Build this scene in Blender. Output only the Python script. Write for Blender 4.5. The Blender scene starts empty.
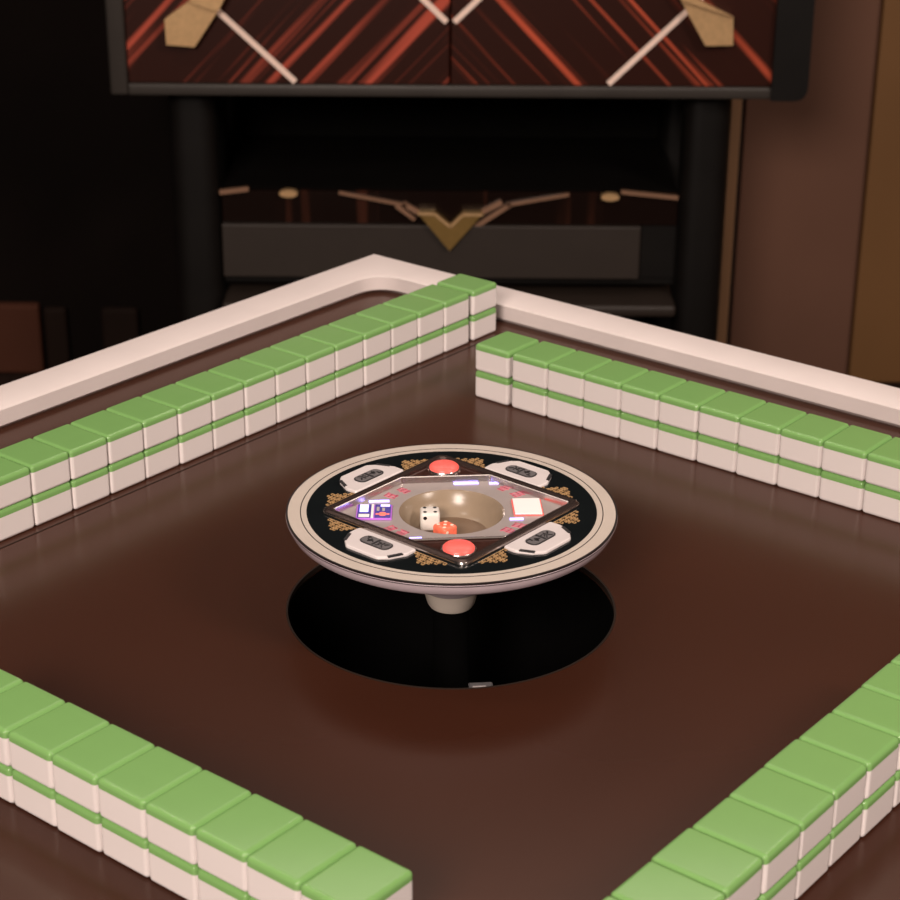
import bpy, bmesh, math, random
from mathutils import Vector, Matrix
random.seed(7)
S = bpy.context.scene
COL = S.collection
PI = math.pi
R = math.radians

# ------------------------------------------------------------------ camera, world, lights, exposure
TZ = 0.78                                   # height of the playing surface
cam_d = bpy.data.cameras.new('camera')
cam = bpy.data.objects.new('camera', cam_d); COL.objects.link(cam)
cam.location = (-0.00125, -1.01864, TZ + 0.53433)
cam.rotation_mode = 'QUATERNION'
_f = Vector((0, math.cos(R(23.231)), -math.sin(R(23.231))))
_r = Vector((1, 0, 0)); _u = _r.cross(_f)
_ro = R(0.3936)
_r2 = _r * math.cos(_ro) + _u * math.sin(_ro); _u2 = _u * math.cos(_ro) - _r * math.sin(_ro)
cam.rotation_quaternion = Matrix((_r2, _u2, -_f)).transposed().to_quaternion()
cam_d.sensor_width = 36; cam_d.lens = 1927.4 / 900 * 36
cam_d.clip_start = 0.05; cam_d.clip_end = 50
cam_d.dof.use_dof = True; cam_d.dof.focus_distance = 1.13; cam_d.dof.aperture_fstop = 19
S.camera = cam

w = bpy.data.worlds.new('world'); S.world = w; w.use_nodes = True
w.node_tree.nodes['Background'].inputs[0].default_value = (1.0, 0.85, 0.76, 1)
w.node_tree.nodes['Background'].inputs[1].default_value = 0.06

def area(name, loc, target, size, power, color, spread=180, sy=None):
    d = bpy.data.lights.new(name, 'AREA'); d.energy = power; d.color = color
    d.shape = 'RECTANGLE' if sy else 'DISK'; d.size = size
    if sy: d.size_y = sy
    d.spread = R(spread)
    o = bpy.data.objects.new(name, d); COL.objects.link(o); o.location = loc
    o.rotation_euler = (Vector(target) - Vector(loc)).to_track_quat('-Z', 'Y').to_euler()
    return o
WARM = (1.0, 0.85, 0.75)
area('ceiling_lamp_light', (0.0, 0.35, 2.62), (0, 0.3, TZ), 1.7, 1.8, WARM, 120)
for _x, _y in ((-.8, -.6), (.9, -.6)):
    area('glint_lamp', (_x, _y, 2.70), (_x * .6, _y * .6, TZ), .13, 2.6, WARM, 140)  # small unseen lamps added for crisp glints on the bevelled tile edges
for _x, _y in ((-1.05, .58), (1.15, 1.15)):
    area('edge_highlight_strip', (_x, _y, 2.70), (_x, _y, 0), 1.2, 5.0, WARM, 150, sy=.06)  # unseen strips added to draw bright lines along the tile edges
area('front_room_light', (-0.8, -2.7, 2.35), (0, 0.4, 0.8), 1.1, 84, WARM, 150)
area('side_room_light', (1.9, -1.1, 2.5), (0.3, 0.8, 0.75), 0.7, 21, WARM, 130)
area('tile_glare_panel', (0.0, 2.02, 2.72), (0, 2.02, 0), 2.2, 11, WARM, 160, sy=0.65)  # unseen overhead panel added to lay glare on the near tiles and tabletop
S.view_settings.view_transform = 'Standard'; S.view_settings.look = 'None'
S.view_settings.exposure = 0.0; S.view_settings.gamma = 1.0
S.view_settings.use_curve_mapping = False

# ------------------------------------------------------------------ materials
def mat(name, col, rough=0.5, metal=0.0, var=0.06, scale=30, coat=0.0, spec=0.5, trans=0.0, bump=0.0,
        emit=None, estr=0.0, sss=0.0, ior=1.45):
    m = bpy.data.materials.new(name); m.use_nodes = True
    nt = m.node_tree; b = nt.nodes['Principled BSDF']
    tc = nt.nodes.new('ShaderNodeTexCoord')
    n = nt.nodes.new('ShaderNodeTexNoise'); n.inputs['Scale'].default_value = scale; n.inputs['Detail'].default_value = 4
    nt.links.new(tc.outputs['Object'], n.inputs['Vector'])
    r = nt.nodes.new('ShaderNodeValToRGB')
    lo = [max(0, c * (1 - var)) for c in col]; hi = [min(1, c * (1 + var)) for c in col]
    r.color_ramp.elements[0].position = .3; r.color_ramp.elements[1].position = .7
    r.color_ramp.elements[0].color = (*lo, 1); r.color_ramp.elements[1].color = (*hi, 1)
    nt.links.new(n.outputs['Fac'], r.inputs['Fac']); nt.links.new(r.outputs['Color'], b.inputs['Base Color'])
    b.inputs['Roughness'].default_value = rough; b.inputs['Metallic'].default_value = metal
    b.inputs['Specular IOR Level'].default_value = spec; b.inputs['IOR'].default_value = ior
    b.inputs['Coat Weight'].default_value = coat; b.inputs['Coat Roughness'].default_value = 0.08
    b.inputs['Transmission Weight'].default_value = trans
    if sss:
        b.inputs['Subsurface Weight'].default_value = sss; b.inputs['Subsurface Radius'].default_value = (.004, .003, .002)
    if emit:
        b.inputs['Emission Color'].default_value = (*emit, 1); b.inputs['Emission Strength'].default_value = estr
    if bump:
        bp = nt.nodes.new('ShaderNodeBump'); bp.inputs['Strength'].default_value = bump; bp.inputs['Distance'].default_value = 0.001
        nt.links.new(n.outputs['Fac'], bp.inputs['Height']); nt.links.new(bp.outputs['Normal'], b.inputs['Normal'])
    return m

def veneer(name, sign, base, streak, rough, freq=1.0, off=0.0):
    """dark ebony veneer with glowing red-brown figure running diagonally (sign +1 = '/', -1 = '\\')"""
    m = bpy.data.materials.new(name); m.use_nodes = True
    nt = m.node_tree; b = nt.nodes['Principled BSDF']
    tc = nt.nodes.new('ShaderNodeTexCoord')
    mp = nt.nodes.new('ShaderNodeMapping'); mp.vector_type = 'POINT'
    mp.inputs['Rotation'].default_value = (0, sign * R(46) if sign else 0, 0)
    nt.links.new(tc.outputs['Object'], mp.inputs['Vector'])
    def bands(sx, thr0, thr1, off):
        sc = nt.nodes.new('ShaderNodeMapping'); sc.inputs['Scale'].default_value = (1.2 if sign else sx, 0.0, sx if sign else 1.2)
        sc.inputs['Location'].default_value = (off, off * 1.7, off * .3)
        nt.links.new(mp.outputs['Vector'], sc.inputs['Vector'])
        n = nt.nodes.new('ShaderNodeTexNoise'); n.inputs['Scale'].default_value = 1.0; n.inputs['Detail'].default_value = 2.5
        n.inputs['Roughness'].default_value = .6
        nt.links.new(sc.outputs['Vector'], n.inputs['Vector'])
        mr = nt.nodes.new('ShaderNodeMapRange'); mr.interpolation_type = 'SMOOTHSTEP'
        mr.inputs['From Min'].default_value = thr0; mr.inputs['From Max'].default_value = thr1
        nt.links.new(n.outputs['Fac'], mr.inputs['Value'])
        return mr.outputs['Result']
    a = bands(70 * freq, .515, .68, 3.1 + off)
    c = bands(24 * freq, .40, .60, 9.4 + off)
    mul = nt.nodes.new('ShaderNodeMath'); mul.operation = 'MULTIPLY'
    nt.links.new(a, mul.inputs[0]); nt.links.new(c, mul.inputs[1])
    mx = nt.nodes.new('ShaderNodeMixRGB'); mx.inputs[1].default_value = (*base, 1); mx.inputs[2].default_value = (*streak, 1)
    nt.links.new(mul.outputs[0], mx.inputs[0])
    nt.links.new(mx.outputs[0], b.inputs['Base Color'])
    b.inputs['Roughness'].default_value = rough
    b.inputs['Coat Weight'].default_value = 0.12; b.inputs['Specular IOR Level'].default_value = .3; b.inputs['Coat Roughness'].default_value = .1
    return m

M = {}
M['tile_white'] = mat('tile_ivory_resin', (0.69, 0.63, 0.62), .20, var=.02, scale=12, sss=.0, spec=.4)
M['tile_green'] = mat('tile_green_resin', (0.182, 0.362, 0.114), .13, var=.05, scale=14, spec=.45)
M['surface'] = mat('brown_table_mat', (0.033, 0.0092, 0.0048), .24, var=.10, scale=5, spec=.36)
_b = M['surface'].node_tree.nodes['Principled BSDF']
_b.inputs['Sheen Weight'].default_value = .06; _b.inputs['Sheen Roughness'].default_value = .45
_b.inputs['Sheen Tint'].default_value = (1.0, .50, .30, 1); _b.inputs['Specular Tint'].default_value = (1.0, .72, .58, 1)
M['rim'] = mat('cream_lacquer', (0.655, 0.580, 0.565), .35, var=.03, scale=20)
M['table_black'] = mat('black_table_plastic', (0.012, 0.011, 0.011), .5, var=.1)
M['well'] = mat('black_well', (0.0015, 0.0014, 0.0014), .9, var=.1, spec=.03)
M['seam'] = mat('dark_seam', (0.018, 0.011, 0.008), .7, var=.1, spec=.2)
M['cream'] = mat('cream_disc_plastic', (0.52, 0.45, 0.395), .38, var=.03, scale=60)
M['side'] = mat('pale_translucent_plastic', (0.50, 0.41, 0.45), .22, var=.04, scale=60)
M['black_gloss'] = mat('glossy_black_plate', (0.006, 0.008, 0.009), .12, var=.1, spec=.4)
M['line'] = mat('black_print', (0.012, 0.008, 0.008), .35, var=.1)
M['gold_print'] = mat('gold_print', (0.42, 0.25, 0.11), .45, var=.12, scale=300)
M['chrome'] = mat('chrome', (0.72, 0.66, 0.64), .24, metal=1.0, var=.04, scale=80)
M['chrome_dark'] = mat('smoked_chrome', (0.22, 0.16, 0.145), .18, metal=.9, var=.06, scale=80)
M['plate'] = mat('white_plate_plastic', (0.66, 0.60, 0.60), .25, var=.03, scale=60)
M['badge'] = mat('grey_badge', (0.13, 0.12, 0.125), .35, var=.1, scale=300)
M['badge_ink'] = mat('badge_ink', (0.018, 0.016, 0.018), .4, var=.1)
M['tray'] = mat('silver_grey_tray', (0.43, 0.37, 0.36), .28, metal=.25, var=.04, scale=60)
M['bowl_floor'] = mat('brown_bowl_floor', (0.17, 0.11, 0.07), .35, var=.06, scale=60)
M['bowl'] = mat('tan_bowl_plastic', (0.27, 0.205, 0.145), .25, var=.06, scale=60)
M['red_button'] = mat('red_backlit_button', (0.72, 0.10, 0.085), .3, var=.03, emit=(1.0, .13, .10), estr=.45)
M['maroon'] = mat('maroon_smoked_plastic', (0.045, 0.018, 0.014), .15, var=.2, scale=200)
M['pink_ink'] = mat('pink_print', (0.62, 0.16, 0.22), .4, var=.05)
M['violet_led'] = mat('violet_led', (0.30, 0.28, 0.8), .3, emit=(.36, .30, 1.0), estr=3.4)
M['violet_dark'] = mat('violet_display', (0.05, 0.04, 0.16), .25, var=.3, scale=300, emit=(.16, .10, .55), estr=.30)
M['red_led'] = mat('red_led', (0.6, .1, .08), .3, emit=(1, .22, .15), estr=.8)
M['white_lit'] = mat('white_backlit_panel', (0.80, 0.72, 0.70), .3, var=.02, emit=(1, .86, .82), estr=.22)
M['violet_frame'] = mat('violet_outline', (0.42, .14, .55), .35, emit=(.5, .12, .7), estr=.25)
M['die_white'] = mat('white_die', (0.74, 0.70, 0.66), .2, var=.02, scale=200)
M['die_pip'] = mat('black_pip', (0.01, 0.01, 0.012), .3)
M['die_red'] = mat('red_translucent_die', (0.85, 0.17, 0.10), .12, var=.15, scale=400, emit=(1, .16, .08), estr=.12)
M['die_red_pip'] = mat('pale_pip', (0.95, 0.75, 0.62), .3)
M['cab_black'] = mat('black_cabinet_lacquer', (0.0055, 0.0045, 0.004), .45, var=.12, scale=20, spec=.25)
M['cab_grey'] = mat('charcoal_frame', (0.036, 0.030, 0.026), .42, var=.06, scale=20)
M['cab_drawer'] = mat('charcoal_drawer_front', (0.024, 0.0165, 0.0125), .5, var=.06, scale=20)
M['void'] = mat('matt_black_back', (0.004, 0.0035, 0.003), .9, var=.1, spec=.1)
M['brass'] = mat('brushed_brass', (0.66, 0.42, 0.21), .40, metal=.55, var=.08, scale=120)
M['gold'] = mat('polished_gold', (0.42, 0.26, 0.085), .32, metal=.7, var=.08, scale=60)
M['inlay'] = mat('pale_inlay', (0.88, 0.67, 0.57), .4, var=.04)
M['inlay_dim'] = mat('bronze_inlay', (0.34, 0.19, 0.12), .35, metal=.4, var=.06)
M['veneer_l'] = veneer('ebony_veneer_left', 1, (0.026, 0.0058, 0.003), (0.46, 0.080, 0.048), .34, off=1.35)
M['veneer_r'] = veneer('ebony_veneer_right', -1, (0.026, 0.0058, 0.003), (0.60, 0.10, 0.048), .34, off=.35)
M['veneer_v'] = veneer('ebony_veneer_upright', 0, (0.008, 0.004, 0.003), (0.045, 0.015, 0.009), .18, .5)
M['wall_dark'] = mat('black_wall_covering', (0.0045, 0.0026, 0.0020), .85, var=.25, scale=3, spec=.1)
M['wall_brown'] = mat('brown_wall_panel', (0.132, 0.064, 0.042), .75, var=.07, scale=3, spec=.2)
M['wall_tan'] = mat('bronze_wall_panel', (0.160, 0.078, 0.029), .6, var=.08, scale=3, spec=.25)
M['trim_tan'] = mat('bronze_trim', (0.29, 0.155, 0.078), .5, var=.06, scale=6)
M['trim_dark'] = mat('dark_joint', (0.02, 0.010, 0.008), .6, var=.1)
M['base_brown'] = mat('brown_skirting', (0.058, 0.019, 0.010), .8, var=.1, scale=5, spec=.2)
M['base_dim'] = mat('umber_skirting', (0.012, 0.006, 0.004), .8, var=.1, scale=5, spec=.15)
M['floor'] = mat('dark_carpet', (0.020, 0.011, 0.008), .9, var=.3, scale=40, spec=.1)
M['ceiling'] = mat('ceiling_paint', (0.25, 0.21, 0.18), .9, var=.03, scale=3)

# ------------------------------------------------------------------ mesh helpers
def obj(name, bm, m, parent=None, loc=(0, 0, 0), rot=(0, 0, 0), smooth=None):
    me = bpy.data.meshes.new(name)
    bmesh.ops.recalc_face_normals(bm, faces=bm.faces[:])
    bm.to_mesh(me); bm.free()
    for mm in (m if isinstance(m, (list, tuple)) else [m]): me.materials.append(mm)
    if smooth is not None:
        for p in me.polygons: p.use_smooth = True
        me.set_sharp_from_angle(angle=R(smooth))
    o = bpy.data.objects.new(name, me); COL.objects.link(o)
    o.location = loc; o.rotation_euler = rot
    if parent: o.parent = parent
    return o
def empty(name, loc, rz=0):
    o = bpy.data.objects.new(name, None); COL.objects.link(o); o.location = loc; o.rotation_euler = (0, 0, rz)
    o.empty_display_size = .02
    return o
def tag(o, label, cat, group=None):
    o['label'] = label; o['category'] = cat
    if group: o['group'] = group
    return o
def struct(name, bm, m, smooth=None):
    o = obj(name, bm, m, smooth=smooth); o['kind'] = 'structure'; return o
def box(bm, x0, x1, y0, y1, z0, z1, bev=0.0, seg=3):
    t = bmesh.new(); bmesh.ops.create_cube(t, size=1)
    for v in t.verts:
        v.co = Vector(((x0 + x1) / 2 + v.co.x * (x1 - x0), (y0 + y1) / 2 + v.co.y * (y1 - y0), (z0 + z1) / 2 + v.co.z * (z1 - z0)))
    if bev: bmesh.ops.bevel(t, geom=t.edges[:], offset=bev, segments=seg, profile=.5, affect='EDGES')
    me = bpy.data.meshes.new('tmp'); t.to_mesh(me); t.free(); bm.from_mesh(me); bpy.data.meshes.remove(me)
    return bm
def prism(bm, pts, a, b, plane='xy', bev=0.0, seg=2):
    """extrude an outline between a and b along the third axis"""
    t = bmesh.new()
    def P(p, h):
        return {'xy': (p[0], p[1], h), 'xz': (p[0], h, p[1])}[plane]
    lo = [t.verts.new(P(p, a)) for p in pts]; hi = [t.verts.new(P(p, b)) for p in pts]
    n = len(pts)
    t.faces.new(lo); t.faces.new(hi)
    for i in range(n): t.faces.new((lo[i], lo[(i + 1) % n], hi[(i + 1) % n], hi[i]))
    bmesh.ops.recalc_face_normals(t, faces=t.faces[:])
    if bev:
        es = [e for e in t.edges if all((abs(v.co.z - b) if plane == 'xy' else abs(v.co.y - b)) < 1e-9 for v in e.verts)]
        bmesh.ops.bevel(t, geom=es, offset=bev, segments=seg, profile=.5, affect='EDGES')
    me = bpy.data.meshes.new('tmp'); t.to_mesh(me); t.free(); bm.from_mesh(me); bpy.data.meshes.remove(me)
    return bm
def lathe(bm, prof, n=96, cap0=False, cap1=False):
    rings = []
    for r, z in prof:
        rings.append([bm.verts.new((r * math.cos(2 * PI * i / n), r * math.sin(2 * PI * i / n), z)) for i in range(n)])
    for a, b in zip(rings, rings[1:]):
        for i in range(n): bm.faces.new((a[i], a[(i + 1) % n], b[(i + 1) % n], b[i]))
    if cap0: bm.faces.new(rings[0])
    if cap1: bm.faces.new(rings[-1])
    return bm
def ring(bm, r0, r1, z0, z1, n=128):
    return lathe(bm, [(r1, z0), (r1, z1), (r0, z1), (r0, z0), (r1, z0)], n)
def loop_solid(bm, outer, inner, z0, z1, ib=0.0):
    """frame between two outlines of equal point count"""
    n = len(outer)
    def vs(L, z): return [bm.verts.new((p[0], p[1], z)) for p in L]
    o0, o1, i0, i1 = vs(outer, z0), vs(outer, z1), vs(inner, z0), vs(inner, z1)
    for k in range(n):
        j = (k + 1) % n
        bm.faces.new((o0[k], o0[j], o1[j], o1[k])); bm.faces.new((o1[k], o1[j], i1[j], i1[k]))
        bm.faces.new((i1[k], i1[j], i0[j], i0[k])); bm.faces.new((i0[k], i0[j], o0[j], o0[k]))
    return bm
def round_poly(pts, r, seg=6):
    """round the corners of a polygon outline"""
    out = []; n = len(pts)
    for i in range(n):
        p = Vector(pts[i]); a = Vector(pts[i - 1]) - p; b = Vector(pts[(i + 1) % n]) - p
        rr = r[i] if isinstance(r, (list, tuple)) else r
        ang = a.angle(b); d = rr / math.tan(ang / 2)
        d = min(d, a.length * .48, b.length * .48)
        s, e = p + a.normalized() * d, p + b.normalized() * d
        for k in range(seg + 1):
            t = k / seg
            out.append(tuple((s * (1 - t) + p * t) * (1 - t) + (p * (1 - t) + e * t) * t))
    return out
def strip(bm, a, b, wd, y0, y1):
    """flat bar from a to b (x,z) in the xz plane"""
    a = Vector(a); b = Vector(b); d = (b - a).normalized(); n = Vector((-d.y, d.x)) * wd / 2
    return prism(bm, [a + n, b + n, b - n, a - n], y1, y0, 'xz')
def bar2(bm, a, b, wd, z0, z1):
    a = Vector(a); b = Vector(b); d = (b - a).normalized(); n = Vector((-d.y, d.x)) * wd / 2
    return prism(bm, [a + n, b + n, b - n, a - n], z0, z1, 'xy')

# ------------------------------------------------------------------ room
struct('floor', box(bmesh.new(), -2.6, 2.6, -3.2, 2.42, -.05, 0), M['floor'])
struct('ceiling', box(bmesh.new(), -2.6, 2.6, -3.2, 2.42, 2.75, 2.80), M['ceiling'])
struct('wall_left', box(bmesh.new(), -2.65, -2.6, -3.2, 2.46, 0, 2.75), M['wall_dark'])
struct('wall_right', box(bmesh.new(), 2.6, 2.65, -3.2, 2.46, 0, 2.75), M['wall_brown'])
struct('wall_front', box(bmesh.new(), -2.6, 2.6, -3.25, -3.2, 0, 2.75), M['wall_brown'])
struct('wall_back', box(bmesh.new(), -2.6, 2.6, 2.42, 2.46, 0, 2.75), M['wall_dark'])
struct('trim_1', box(bmesh.new(), .493, .516, 2.385, 2.42, 0, 2.75, .002), M['trim_tan'])
struct('trim_2', box(bmesh.new(), .516, .524, 2.405, 2.42, 0, 2.75), M['trim_dark'])
struct('trim_3', box(bmesh.new(), .524, .750, 2.395, 2.42, 0, 2.75, .003), M['wall_brown'])
struct('trim_4', box(bmesh.new(), .750, 2.6, 2.378, 2.42, 0, 2.75, .004), M['wall_tan'])
struct('baseboard_back', box(bmesh.new(), -2.6, -.772, 2.392, 2.42, 0, .138, .008), M['base_brown'])
struct('trim_5', box(bmesh.new(), -.766, -.722, 2.398, 2.42, 0, .130, .008), M['base_dim'])
struct('trim_6', box(bmesh.new(), -.658, -.588, 2.398, 2.42, 0, .130, .008), M['base_dim'])

# ------------------------------------------------------------------ bar cabinet
CX = -.005
cab = tag(empty('bar_cabinet', (CX, 2.1, 0)), 'dark bar cabinet on black legs with red-streaked ebony doors, behind the game table', 'cabinet')
Y0 = 1.88 - 2.1                            # front plane in cabinet space
ZB = .652; ZT = 1.46
b = bmesh.new()
box(b, -.52, .52, Y0 + .03, .25, ZB + .002, ZB + .022); box(b, -.52, .52, Y0 + .03, .25, ZT - .03, ZT)
box(b, -.52, -.49, Y0 + .03, .25, ZB + .02, ZT - .03); box(b, .49, .52, Y0 + .03, .25, ZB + .02, ZT - .03)
box(b, -.49, .49, .23, .25, ZB + .02, ZT - .03)
obj('carcass', b, M['cab_black'], cab)
b = bmesh.new()
box(b, -.488, .490, Y0, Y0 + .03, ZB, ZB + .018, .003); box(b, -.488, .490, Y0, Y0 + .03, ZT - .02, ZT, .003)
box(b, -.515, -.488, Y0, Y0 + .03, ZB, ZT, .004)
obj('front_frame', b, M['cab_grey'], cab, smooth=30)
b = bmesh.new()
prism(b, round_poly([(.486, ZB - .001), (.541, ZB - .001), (.541, ZT), (.486, ZT)], [.002, .022, .02, .002]), .24, Y0 - .006, 'xz', .006, 3)
obj('side_post', b, M['cab_black'], cab, smooth=40)
def door(x0, x1, vm, inl, plate, fold):
    d = obj('door', box(bmesh.new(), x0, x1, Y0 + .006, Y0 + .026, ZB + .0185, ZT - .021, .0012, 1), vm, cab)
    b = bmesh.new()
    for s, e in inl: strip(b, s, e, .0085, Y0 + .004, Y0 + .0065)
    obj('chevron_inlay', b, M['inlay'], d)
    b = bmesh.new(); prism(b, plate, Y0 + .0055, Y0 - .016, 'xz', .003, 2)
    h = obj('handle', b, M['brass'], d)
    b = bmesh.new(); prism(b, fold, Y0 - .0155, Y0 - .024, 'xz', .002, 2)
    obj('handle_fold', b, M['brass'], h)
    return d
door(-.487, -.0012, M['veneer_l'],
     [((-.370, .800), (-.2345, .6735)), ((-.2345 + .004 - .26, .92), (-.372, .803)), ((-.0012 - .004 - .20, .955), (-.0056, .765))],
     [(-.388, .796), (-.425, .770), (-.424, .732), (-.382, .729), (-.340, .790), (-.318, .835), (-.345, .835)],
     [(-.386, .797), (-.344, .783), (-.316, .836), (-.346, .836)])
door(.0012, .487, M['veneer_r'],
     [((.370, .800), (.240, .6735)), ((.49, .92), (.372, .803)), ((.205, .955), (.0056, .765))],
     [(.322, .835), (.342, .801), (.381, .736), (.422, .737), (.420, .778), (.368, .802), (.350, .835)],
     [(.320, .836), (.344, .803), (.420, .780), (.368, .804), (.350, .836)])
def leg_bm(x, y):
    t = bmesh.new()
    prism(t, round_poly([(x - .038, y - .034), (x + .038, y - .034), (x + .038, y + .034), (x - .038, y + .034)], .030, 8), 0, ZB + .004, 'xy')
    return t
for x, y in ((-.402, -.135), (.402, -.135), (-.402, .20), (.402, .20)):
    obj('leg', leg_bm(x, y), M['cab_black'], cab, smooth=40)
obj('back_panel', box(bmesh.new(), -.365, .365, .215, .235, .02, ZB + .002), M['void'], cab)
# low drawer unit between the legs
YL = 1.95 - 2.1
un = obj('drawer_unit', box(bmesh.new(), -.362, .364, YL + .014, .213, .33, .484), M['cab_black'], cab)
obj('veneer_band', box(bmesh.new(), -.362, .364, YL + .004, YL + .014, .431, .4845, .001, 1), M['veneer_v'], un)
obj('drawer_front', box(bmesh.new(), -.363, .306, YL - .004, YL + .014, .343, .4305, .002), M['cab_drawer'], un)
obj('side_filler', box(bmesh.new(), .308, .364, YL + .008, YL + .014, .343, .4305), M['cab_black'], un)
b = box(bmesh.new(), -.363, .364, YL - .045, .213, .292, .312, .006)
obj('base_shelf', b, M['cab_drawer'], cab, smooth=40)
def q(px, py): return ((px - 450.5) * .001587, .484 - (py - 192) * .00163)
b = bmesh.new()
prism(b, [q(419, 210), q(436, 210), q(451.5, 223), q(464, 210.5), q(484, 210.5), q(451, 248)], YL + .004, YL - .016, 'xz', .002, 2)
v = obj('gold_emblem', b, M['gold'], un)
for s, e in (((419.5, 210.5), (436, 210.5)), ((436, 210.5), (451.5, 223.5)), ((451.5, 223.5), (464, 211)), ((464, 211), (484, 211))):
    b = bmesh.new(); strip(b, q(*s), q(*e), .0045, YL - .0155, YL - .0185); obj('emblem_edge', b, M['brass'], v)
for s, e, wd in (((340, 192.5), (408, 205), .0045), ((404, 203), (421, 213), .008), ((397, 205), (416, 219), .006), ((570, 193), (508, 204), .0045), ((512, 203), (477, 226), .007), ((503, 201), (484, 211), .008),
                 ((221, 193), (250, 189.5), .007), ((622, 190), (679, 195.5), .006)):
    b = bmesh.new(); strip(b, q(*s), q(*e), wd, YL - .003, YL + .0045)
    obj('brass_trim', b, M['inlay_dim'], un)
for px, py in ((290, 193), (611, 194.5)):
    b = bmesh.new(); c = q(px, py)
    prism(b, [(c[0] + .0145 * math.cos(2 * PI * k / 24), c[1] + .006 * math.sin(2 * PI * k / 24)) for k in range(24)], YL + .0045, YL - .008, 'xz', .002, 2)
    obj('knob', b, M['brass'], un, smooth=40)

# ------------------------------------------------------------------ game table
TA = R(-38.652)                             # the table stands turned to the room
tab = tag(empty('mahjong_table', (0, 0, 0), TA), 'square brown-topped mahjong table with a raised cream rim', 'table')
HR = .0965                                  # radius of the opening in the middle
hc = Vector((0, -.0075)); hc.rotate(Matrix.Rotation(-TA, 2))
b = bmesh.new(); n = 160
rim_v, rim_l, out_v = [], [], []
L = .428
for i in range(n):
    a = 2 * PI * (i + .5) / n; c, s = math.cos(a), math.sin(a)
    rim_v.append(b.verts.new((hc.x + HR * c, hc.y + HR * s, TZ)))
    rim_l.append(b.verts.new((hc.x + HR * c, hc.y + HR * s, TZ - .004)))
    k = L / max(abs(c), abs(s)); out_v.append(b.verts.new((k * c, k * s, TZ)))
for i in range(n):
    j = (i + 1) % n
    b.faces.new((rim_v[i], rim_v[j], out_v[j], out_v[i])); b.faces.new((rim_l[i], rim_l[j], rim_v[j], rim_v[i]))
for c in ((L, L), (-L, L), (-L, -L), (L, -L)):     # close the corners
    near = sorted(out_v, key=lambda v: (v.co.x - c[0]) ** 2 + (v.co.y - c[1]) ** 2)[:2]
    nv = b.verts.new((*c, TZ)); b.faces.new((near[0], near[1], nv))
obj('playing_surface', b, M['surface'], tab)
b = bmesh.new()
lathe(b, [(HR + .0002, TZ - .003), (HR + .0002, TZ - .22)], 96)
b.faces.new([b.verts.new((HR * math.cos(2 * PI * i / 96), HR * math.sin(2 * PI * i / 96), TZ - .22)) for i in range(96)])
obj('well', b, M['well'], tab, loc=(hc.x, hc.y, 0))
b = bmesh.new(); ring(b, HR - .0003, HR + .0008, TZ - .003, TZ + .0003)
obj('well_collar', b, M['seam'], tab, loc=(hc.x, hc.y, 0))
# rim: sharp outer corner, round inner corner
def sq(h): return [(h, h), (-h, h), (-h, -h), (h, -h)]
seg = 10
outer = []
for c in sq(.449): outer += [c] * (seg + 1)
inner_t = round_poly(sq(.4125), .030, seg); inner_b = round_poly(sq(.4130), .030, seg)
outer = [(o[0] + (i - (k % (seg + 1)) * 0) * 0, o[1]) for k, (o, i) in enumerate(zip(outer, [0] * len(outer)))]
b = bmesh.new(); N = len(inner_t)
def vs(Lp, z): return [b.verts.new((p[0], p[1], z)) for p in Lp]
Ot, Ob, It, Ib, Ic = vs(outer, TZ + .0160), vs(outer, TZ - .030), vs([(p[0] * 1.004, p[1] * 1.004) for p in inner_t], TZ + .0160), vs(inner_b, TZ + .0032), vs(inner_t, TZ + .0150)
for A, B in ((Ob, Ot), (Ot, It), (It, Ic), (Ic, Ib), (Ib, Ob)):
    for k in range(N):
        j = (k + 1) % N
        b.faces.new((A[k], A[j], B[j], B[k]))
bmesh.ops.remove_doubles(b, verts=b.verts[:], dist=1e-6)
obj('rim', b, M['rim'], tab, smooth=35)
b = bmesh.new(); loop_solid(b, round_poly(sq(.432), .03, seg), round_poly(sq(.4195), .03, seg), TZ - .01, TZ + .0031)
obj('rim_gap_shade', b, M['seam'], tab)  # dark strip standing in for the shade in the gap under the rim
b = bmesh.new()
loop_solid(b, sq(.445), sq(.425), TZ - .26, TZ - .0302)
obj('apron', b, M['table_black'], tab)
obj('underside', box(bmesh.new(), -.424, .424, -.424, .424, TZ - .262, TZ - .25), M['table_black'], tab)
b = bmesh.new(); box(b, -.16, .16, -.16, .16, .06, TZ - .262, .02)
obj('pedestal', b, M['table_black'], tab, smooth=35)
b = bmesh.new(); box(b, -.34, .34, -.34, .34, 0, .06, .015)
obj('foot', b, M['table_black'], tab, smooth=35)
# seams of the tile lifts
for k in (1,):
    b = bmesh.new()
    box(b, -.195, .386, .2605, .2613, TZ - .002, TZ + .0003)
    obj('lift_seam', b, M['seam'], tab, rot=(0, 0, k * PI / 2))

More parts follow.
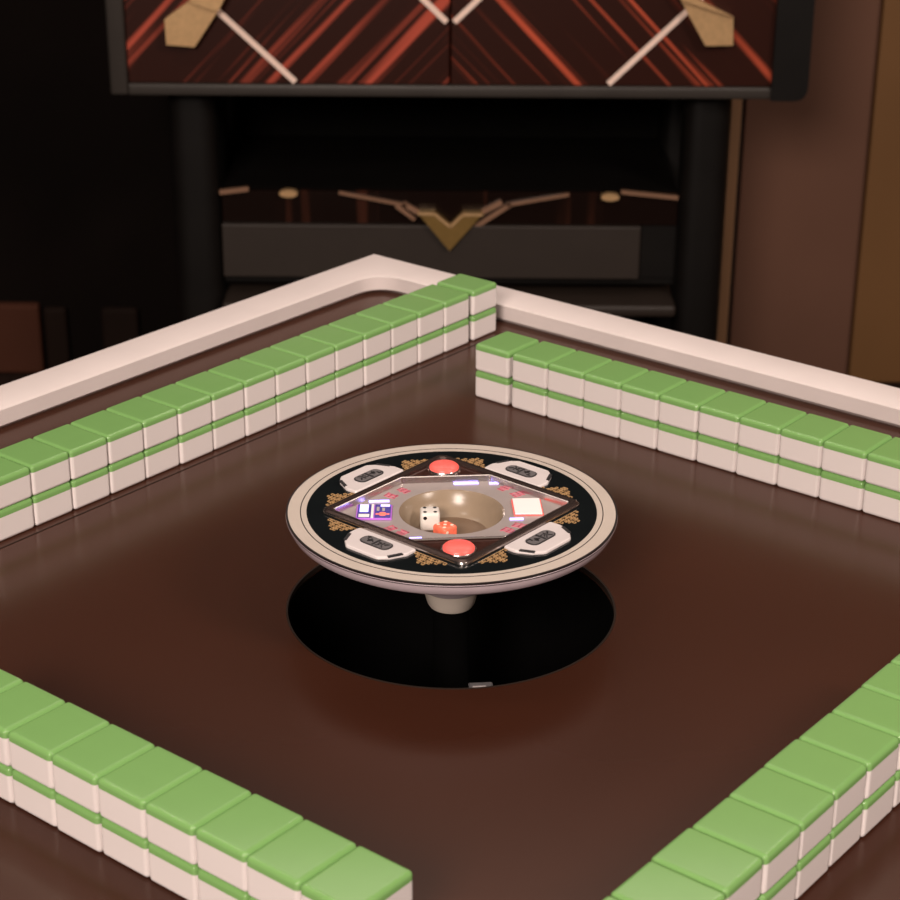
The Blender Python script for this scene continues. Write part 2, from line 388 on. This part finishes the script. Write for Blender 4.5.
# ------------------------------------------------------------------ mahjong tiles
PW, TW, TD, TH, GH = .032, .0318, .0392, .0213, .0047
def tile_meshes():
    out = []
    for low in (True, False):
        t = bmesh.new(); box(t, -TW / 2, TW / 2, -TD / 2, TD / 2, 0, TH, .0026, 5)
        zc = TH - GH
        g = t.verts[:] + t.edges[:] + t.faces[:]
        r = bmesh.ops.bisect_plane(t, geom=g, plane_co=(0, 0, zc), plane_no=(0, 0, 1), clear_outer=low, clear_inner=not low)
        es = [e for e in r['geom_cut'] if isinstance(e, bmesh.types.BMEdge)]
        bmesh.ops.contextual_create(t, geom=es)
        out.append(t)
    return out
tb, tg = tile_meshes()
proto = empty('mahjong_tile', (0, 0, 0))
pb = obj('tile_body', tb, M['tile_white'], proto, smooth=50)
pg = obj('green_back', tg, M['tile_green'], proto, smooth=50)
for _o in (pb, pg):
    _m = _o.modifiers.new('weighted_normal', 'WEIGHTED_NORMAL'); _m.keep_sharp = True; _m.weight = 100
ORD = ['first', 'second', 'third', 'fourth', 'fifth', 'sixth', 'seventh', 'eighth', 'ninth', 'tenth', 'eleventh', 'twelfth', 'thirteenth', 'fourteenth', 'fifteenth', 'sixteenth', 'seventeenth', 'eighteenth']
used = [False]
rotT = Matrix.Rotation(TA, 2)
def place(x, y, z, rz, label, group):
    if not used[0]:
        o = proto; used[0] = True
    else:
        o = proto.copy(); COL.objects.link(o)
        for ch in (pb, pg):
            c = ch.copy(); COL.objects.link(c); c.parent = o
    p = rotT @ Vector((x, y))
    o.location = (p.x, p.y, TZ + z); o.rotation_euler = (0, 0, TA + rz)
    tag(o, label, 'mahjong tile', group)
def stack(x, y, rz, where, group, last=False):
    jx, jy, jr = random.uniform(-.0004, .0004), random.uniform(-.00006, .00006), random.uniform(-.004, .004)
    for lev, nm in ((0, 'bottom'), (1, 'top')):
        ox, oy = jx + lev * random.uniform(-.0003, .0003), jy
        c, s = math.cos(rz), math.sin(rz)
        place(x + (-s) * ox + c * oy, y + c * ox + s * oy, lev * TH, rz + jr,
              'green-backed white mahjong tile, %s layer, %s' % (nm, where), group)
AX, AY, BX, BY, CX0, CY, DX, DY = -.2673, -.0915, -.1898, .2668, -.0617, -.2668, .2673, -.2914
for i in range(-1, 15):
    stack(AX - TD / 2, AY + (i + .5) * PW + (  .0042 if i == 14 else 0), PI / 2, '%s stack from far end of far-left wall' % ORD[14 - i], 'tiles of the far-left wall')
for i in range(0, 12):
    stack(BX + (i + .5) * PW - (.0022 if i == 0 else 0), BY + TD / 2, 0, '%s stack from left end of far-right wall' % ORD[i], 'tiles of the far-right wall')
for i in range(-1, 8):
    stack(CX0 + (i + .5) * PW, CY - TD / 2, 0, '%s stack from right end of near-left wall' % ORD[7 - i], 'tiles of the near-left wall')
for i in range(-1, 9):
    stack(DX + TD / 2, -.2274 + (i + .5) * PW, PI / 2, "%s stack up from photo's bottom edge, near-right wall" % ORD[i + 1], 'tiles of the near-right wall')

# ------------------------------------------------------------------ centre dice machine
MZ = TZ
mac = tag(empty('dice_machine', (0, 0, MZ), R(5)), 'round dice machine raised over black opening at the table centre', 'dice machine')
Z1 = .060
RR = .0965
b = bmesh.new()
lathe(b, [(.030, .0490), (.070, .0495), (.0915, .0508), (.0938, .0525), (.0956, .0560), (RR, .0588), (RR - .0006, Z1 - .0003), (.085, Z1 - .0003)], 160)
obj('disc_body', b, M['side'], mac, smooth=40)
b = bmesh.new(); ring(b, .0845, .0953, .058, Z1 + .0002, 160); obj('rim_ring', b, M['cream'], mac, smooth=40)
b = bmesh.new(); ring(b, .0951, .0964, .058, Z1 + .0001, 160); ring(b, .0877, .0882, .059, Z1 + .00035, 160)
obj('rim_line', b, M['line'], mac, smooth=40)
# face plate with a hexagonal hole for the tray
def diamond(h, r): return round_poly([(h, 0), (0, h), (-h, 0), (0, -h)], r, 8)
b = bmesh.new()
pl_o = [(.0849 * math.cos(2 * PI * i / 144), .0849 * math.sin(2 * PI * i / 144)) for i in range(144)]
def dia_ray(h, a): k = h / (abs(math.cos(a)) + abs(math.sin(a))); return (k * math.cos(a), k * math.sin(a))
pl_i = [dia_ray(.0715, 2 * PI * i / 144) for i in range(144)]
loop_solid(b, pl_o, pl_i, .056, Z1)
obj('face_plate', b, M['black_gloss'], mac)
# raised diamond frame, bevelled section
b = bmesh.new()
levels = [(.0768, Z1 - .001), (.0765, Z1 + .0016), (.0745, Z1 + .0028), (.0718, Z1 + .0028), (.0703, Z1 + .0016), (.0695, Z1 - .006)]
rings_ = []
for h, z in levels:
    rings_.append([b.verts.new((p[0], p[1], z)) for p in diamond(h, .0055)])
for A, B in zip(rings_, rings_[1:]):
    for k in range(len(A)):
        j = (k + 1) % len(A); b.faces.new((A[k], A[j], B[j], B[k]))
fr = obj('diamond_frame', b, M['chrome_dark'], mac, smooth=25)
b = bmesh.new()
for h0, h1, z in ((.0776, .0764, Z1 + .0034), ):
    rings_ = [[b.verts.new((p[0], p[1], zz)) for p in diamond(hh, .0055)] for hh, zz in ((.0770, Z1 + .0002), (.0770, Z1 + .0008), (.0763, Z1 + .0018), (.0758, Z1 + .0017))]
    for A, B in zip(rings_, rings_[1:]):
        for k in range(len(A)):
            j = (k + 1) % len(A); b.faces.new((A[k], A[j], B[j], B[k]))
obj('chrome_edge', b, M['chrome'], fr, smooth=40)
# triangles that carry the buttons
HV = .0425
for s in (1, -1):
    tri = [(-(.0698 - HV), s * HV), ((.0698 - HV), s * HV), (0, s * .0698)]
    b = bmesh.new(); prism(b, tri, Z1 - .006, Z1 + .0006, 'xy'); obj('corner_panel', b, M['maroon'], mac)
    b = bmesh.new(); lathe(b, [(.0102, Z1 - .002), (.0102, Z1 + .0016), (.0097, Z1 + .0024), (.0090, Z1 + .0024), (.0086, Z1 + .0020)], 48)
    bz = obj('button_bezel', b, M['chrome'], mac, loc=(-.001 if s < 0 else 0, s * (.0545 if s > 0 else .0570), 0), smooth=40)
    b = bmesh.new(); lathe(b, [(.0090, Z1), (.0090, Z1 + .0030), (.0080, Z1 + .0040), (.0045, Z1 + .0046), (.0001, Z1 + .0048)], 48)
    obj('red_button', b, M['red_button'], mac, loc=(-.001 if s < 0 else 0, s * (.0545 if s > 0 else .0570), 0), smooth=50)
# recessed hexagonal tray
ZTR = Z1 - .0018
def hexa(h, v, r=.0022): return round_poly([(h, 0), (h - v, v), (-(h - v), v), (-h, 0), (-(h - v), -v), (h - v, -v)], r, 4)
b = bmesh.new()
rings_ = [[b.verts.new((p[0], p[1], z)) for p in hexa(h, v)] for h, v, z in ((.0705, HV + .0010, Z1 + .0012), (.0697, HV + .0004, Z1 + .0019), (.0688, HV - .0006, Z1 + .0017), (.0678, HV - .0014, ZTR))]
for A, B in zip(rings_, rings_[1:]):
    for k in range(len(A)):
        j = (k + 1) % len(A); b.faces.new((A[k], A[j], B[j], B[k]))
obj('tray_lip', b, M['chrome'], mac, smooth=25)
BR = .0308
b = bmesh.new()
na = 120
def hex_ray(a, h, v):
    c, s = math.cos(a), math.sin(a); k = h / (abs(c) + abs(s))
    if abs(k * s) > v: k = v / abs(s)
    return (k * c, k * s)
o_ = [b.verts.new((*hex_ray(2 * PI * i / na, .0690, HV - .0004), ZTR)) for i in range(na)]
i_ = [b.verts.new((BR * math.cos(2 * PI * i / na), BR * math.sin(2 * PI * i / na), ZTR)) for i in range(na)]
for k in range(na):
    j = (k + 1) % na; b.faces.new((o_[k], o_[j], i_[j], i_[k]))
obj('tray', b, M['tray'], mac)
FL = Z1 - .0160
b = bmesh.new()
lathe(b, [(BR, ZTR), (BR - .0008, ZTR - .0006), (.0285, ZTR - .0055), (.0245, FL + .0022), (.0215, FL + .0003)], 96)
bw = obj('dice_bowl', b, M['bowl'], mac, smooth=60)
b = bmesh.new(); lathe(b, [(.0215, FL + .0003), (.018, FL), (.0001, FL)], 96)
obj('bowl_floor', b, M['bowl_floor'], bw, smooth=60)
# hub, collar, post
b = bmesh.new(); lathe(b, [(.052, .0498), (.034, .036), (.0265, .022), (.0215, .0125), (.0172, .0095)], 96); obj('hub', b, M['side'], mac, smooth=50)
b = bmesh.new(); lathe(b, [(.0168, .0105), (.0160, .006), (.0142, -.0005), (.0130, -.0025), (.0001, -.0025)], 72); obj('collar', b, M['cream'], mac, smooth=50)
b = bmesh.new(); lathe(b, [(.0108, -.002), (.0108, -.218), (.0001, -.218)], 48); obj('lift_post', b, M['well'], mac, smooth=50)
b = bmesh.new(); box(b, .012, .021, -.020, -.011, -.0585, -.0525, .001); obj('pale_block', b, M['plate'], mac)  # small pale block low beside the post
b = bmesh.new(); box(b, .0105, .026, -.012, .004, -.064, -.059, .001); obj('grey_block', b, M['badge'], mac)  # grey block just below the pale one
# four white plates with grey badges
def local(r, t, rad):                       # rad outward, t sideways, frame turned by angle r
    c, s = math.cos(r), math.sin(r); return (rad * c - t * s, rad * s + t * c)
DI = .0775 / math.sqrt(2) + .0008           # plate starts at the diamond's side
for k in range(4):
    a = R(45 + 90 * k)
    outl = [(-.0215, DI), (.0215, DI), (.0218, DI + .008), (.0172, DI + .0175), (.0115, DI + .0225), (-.0115, DI + .0225), (-.0172, DI + .0175), (-.0218, DI + .008)]
    outl = round_poly([local(a, t, r) for t, r in outl], [.002, .002, .004, .003, .004, .004, .003, .004], 4)
    b = bmesh.new(); prism(b, outl, Z1 - .001, Z1 + .0016, 'xy', .0009, 2)
    pl = obj('wind_plate', b, M['plate'], mac)
    for s in (1, -1):
        b = bmesh.new()
        prism(b, [local(a, s * t, r) for t, r in ((.0207, DI + .0105), (.0170, DI + .0185), (.0152, DI + .0178), (.0188, DI + .0100))], Z1 + .0012, Z1 + .0019, 'xy')
        obj('corner_slot', b, M['badge_ink'], pl)
    b = bmesh.new()
    prism(b, round_poly([local(a, t, r) for t, r in ((-.0105, DI + .0052), (.0105, DI + .0052), (.0105, DI + .0142), (-.0105, DI + .0142))], .0044, 6), Z1 + .0014, Z1 + .0021, 'xy')
    bd = obj('badge', b, M['badge_ink'], pl)
    b = bmesh.new()
    prism(b, round_poly([local(a, t, r) for t, r in ((-.0098, DI + .0058), (.0098, DI + .0058), (.0098, DI + .0136), (-.0098, DI + .0136))], .0038, 6), Z1 + .0016, Z1 + .0023, 'xy')
    obj('badge_face', b, M['badge'], bd)
    b = bmesh.new()
    rnd = random.Random(3)
    for s in (-1, 1):
        for g in range(7):
            t0 = s * (.0012 + rnd.random() * .0065); r0 = DI + .0068 + rnd.random() * .0055
            ang = rnd.choice((0, PI / 2, PI / 4, -PI / 4)); ln = .0014 + rnd.random() * .0016
            bar2(b, local(a, t0 - ln * math.cos(ang) / 2 * 1, r0 - ln * math.sin(ang) / 2), local(a, t0 + ln * math.cos(ang) / 2, r0 + ln * math.sin(ang) / 2), .0007, Z1 + .0021, Z1 + .0026)
    bar2(b, local(a, 0, DI + .006), local(a, 0, DI + .0134), .0012, Z1 + .0021, Z1 + .0026)
    obj('badge_strokes', b, M['badge_ink'], bd)
# gold fretwork beside the plates: stepped rows of little key squares
FU = .0026
for k in range(4):
    for s in (1, -1):
        a = R(90 * k)
        b = bmesh.new()
        # origin on the diamond's side, near the plate's end; the stepped triangle points along the side
        A2 = R(45 + 90 * k)
        for row, cnt in enumerate((9, 6, 4, 2)):
            for c in range(cnt):
                t = s * (.0245 + (c - (cnt - 1) / 2) * FU + .0085); r = DI + .0008 + row * FU + FU / 2
                p = Vector(local(A2, t, r))
                if p.length > .083: continue
                u = FU * .80 / 2
                for e0, e1 in (((-u, -u), (u, -u)), ((u, -u), (u, u)), ((u, u), (-u * .3, u)), ((-u * .3, u), (-u * .3, 0))):
                    if (row + c) % 2: e0, e1 = (-e0[0], e0[1]), (-e1[0], e1[1])
                    bar2(b, local(A2, t + e0[0], r + e0[1]), local(A2, t + e1[0], r + e1[1]), .00038, Z1 - .0001, Z1 + .00035)
        obj('fretwork', b, M['gold_print'], mac)
# display on the left, lit panel on the right of the tray
ds = empty('display', (-.0452, .0005, ZTR), R(-5)); ds.parent = mac
b = bmesh.new(); box(b, -.0104, .0104, -.0096, .0096, 0, .0012, .0003, 1); obj('display_frame', b, M['violet_frame'], ds)
b = bmesh.new(); box(b, -.0096, -.0018, -.0088, .0088, .0008, .0016); box(b, .0004, .0096, -.0088, .0088, .0008, .0016); obj('screen', b, M['violet_dark'], ds)
b = bmesh.new(); box(b, -.0084, -.0034, -.0014, .0080, .0014, .0019); box(b, .0036, .0090, .0060, .0082, .0014, .0019); obj('violet_digit', b, M['violet_led'], ds)
b = bmesh.new(); box(b, -.0017, -.0003, -.0090, .0088, .0011, .0019); box(b, -.0088, -.0026, -.0086, -.0050, .0014, .0019); obj('white_bar', b, M['white_lit'], ds)
b = bmesh.new()
for i in range(3): box(b, .0014, .0030, .0004 + i * .0018, .0014 + i * .0018, .0014, .0018); box(b, .0046, .0062, .0002 + i * .0014, .0010 + i * .0014, .0014, .0018)
obj('digit_marks', b, M['cream'], ds)
b = bmesh.new(); lathe(b, [(.0024, .0014), (.0024, .0018), (.0001, .0019)], 20); box(b, .0026, .0040, -.0008, .0008, .0014, .0018); box(b, -.0040, -.0026, -.0008, .0008, .0014, .0018)
obj('red_indicator', b, M['red_led'], ds, loc=(.0050, -.0044, 0))
pn = empty('lit_panel', (.0445, .0012, ZTR), R(-2)); pn.parent = mac
b = bmesh.new(); box(b, -.0086, .0086, -.0104, .0104, 0, .0010); obj('panel_outline', b, M['red_button'], pn)
b = bmesh.new(); box(b, -.0079, .0079, -.0104, .0105, .0006, .0016); obj('panel_face', b, M['white_lit'], pn)
# pink print around the bowl and small violet lights
def glyph(cx, cy, rot, size, seed):
    rnd = random.Random(seed); b = bmesh.new()
    c, s = math.cos(rot), math.sin(rot)
    def T(x, y): return (cx + (x * c - y * s) * size, cy + (x * s + y * c) * size)
    for yy in (-.8, -.1, .7): bar2(b, T(-.8 + rnd.random() * .3, yy), T(.8 - rnd.random() * .3, yy), size * .22, ZTR, ZTR + .0003)
    for xx in (-.45, .45, 0): bar2(b, T(xx, -.9), T(xx + rnd.uniform(-.2, .2), .9), size * .2, ZTR, ZTR + .0003)
    return b
for i, (gx, gy) in enumerate(((-.026, .031), (-.034, .024), (.034, .030), (.041, .021), (-.031, -.027), (-.037, -.021), (.030, -.028), (.037, -.022))):
    obj('printed_character', glyph(gx, gy, math.atan2(gy, gx) + PI / 2, .0042, i), M['pink_ink'], mac)
for gx, gy, l in ((-.0415, .0165, .006), (.012, .0385, .0075), (.030, .0375, .004), (.0365, -.0135, .004), (-.0235, -.035, .0035)):
    b = bmesh.new(); box(b, -l, l, -.0011, .0011, 0, .0006, .0002, 1)
    obj('violet_light', b, M['violet_led'], mac, loc=(gx, gy, ZTR))

# ------------------------------------------------------------------ dice in the bowl
def die(loc, rz, body, pip, s, faces, label, cat='die'):
    e = tag(empty('die', loc, rz), label, cat, None)
    b = bmesh.new(); box(b, -s / 2, s / 2, -s / 2, s / 2, 0, s, s * .16, 4); obj('die_body', b, body, e, smooth=50)
    lay = {1: [(0, 0)], 2: [(-.5, .5), (.5, -.5)], 3: [(-.5, .5), (0, 0), (.5, -.5)], 4: [(-.5, .5), (.5, .5), (-.5, -.5), (.5, -.5)], 5: [(-.5, .5), (.5, .5), (-.5, -.5), (.5, -.5), (0, 0)], 6: [(-.5, .5), (.5, .5), (-.5, -.5), (.5, -.5), (-.5, 0), (.5, 0)]}
    b = bmesh.new()
    for f, nn in faces.items():
        for u, v in lay[nn]:
            t = bmesh.new(); lathe(t, [(s * .095, 0), (s * .095, .00018), (.00001, .00022)], 16)
            if f == 'top': Mx = Matrix.Translation((u * s * .52, v * s * .52, s - .00008))
            if f == 'front': Mx = Matrix.Translation((u * s * .52, -s / 2 + .00008, s / 2 + v * s * .52)) @ Matrix.Rotation(PI / 2, 4, 'X')
            if f == 'right': Mx = Matrix.Translation((s / 2 - .00008, u * s * .52, s / 2 + v * s * .52)) @ Matrix.Rotation(PI / 2, 4, 'Y')
            if f == 'left': Mx = Matrix.Translation((-s / 2 + .00008, u * s * .52, s / 2 + v * s * .52)) @ Matrix.Rotation(-PI / 2, 4, 'Y')
            bmesh.ops.transform(t, matrix=Mx, verts=t.verts[:])
            me = bpy.data.meshes.new('tmp'); t.to_mesh(me); t.free(); b.from_mesh(me); bpy.data.meshes.remove(me)
    obj('pips', b, pip, e)
    return e
die((-.0128, .0075, MZ + FL), R(3), M['die_white'], M['die_pip'], .0116, {'top': 4, 'front': 2, 'right': 1}, 'white die with black pips in the tan bowl')
die((-.0038, -.0108, MZ + FL), R(40), M['die_red'], M['die_red_pip'], .0108, {'top': 5, 'front': 3, 'left': 1}, 'red translucent die beside the white die in the bowl')
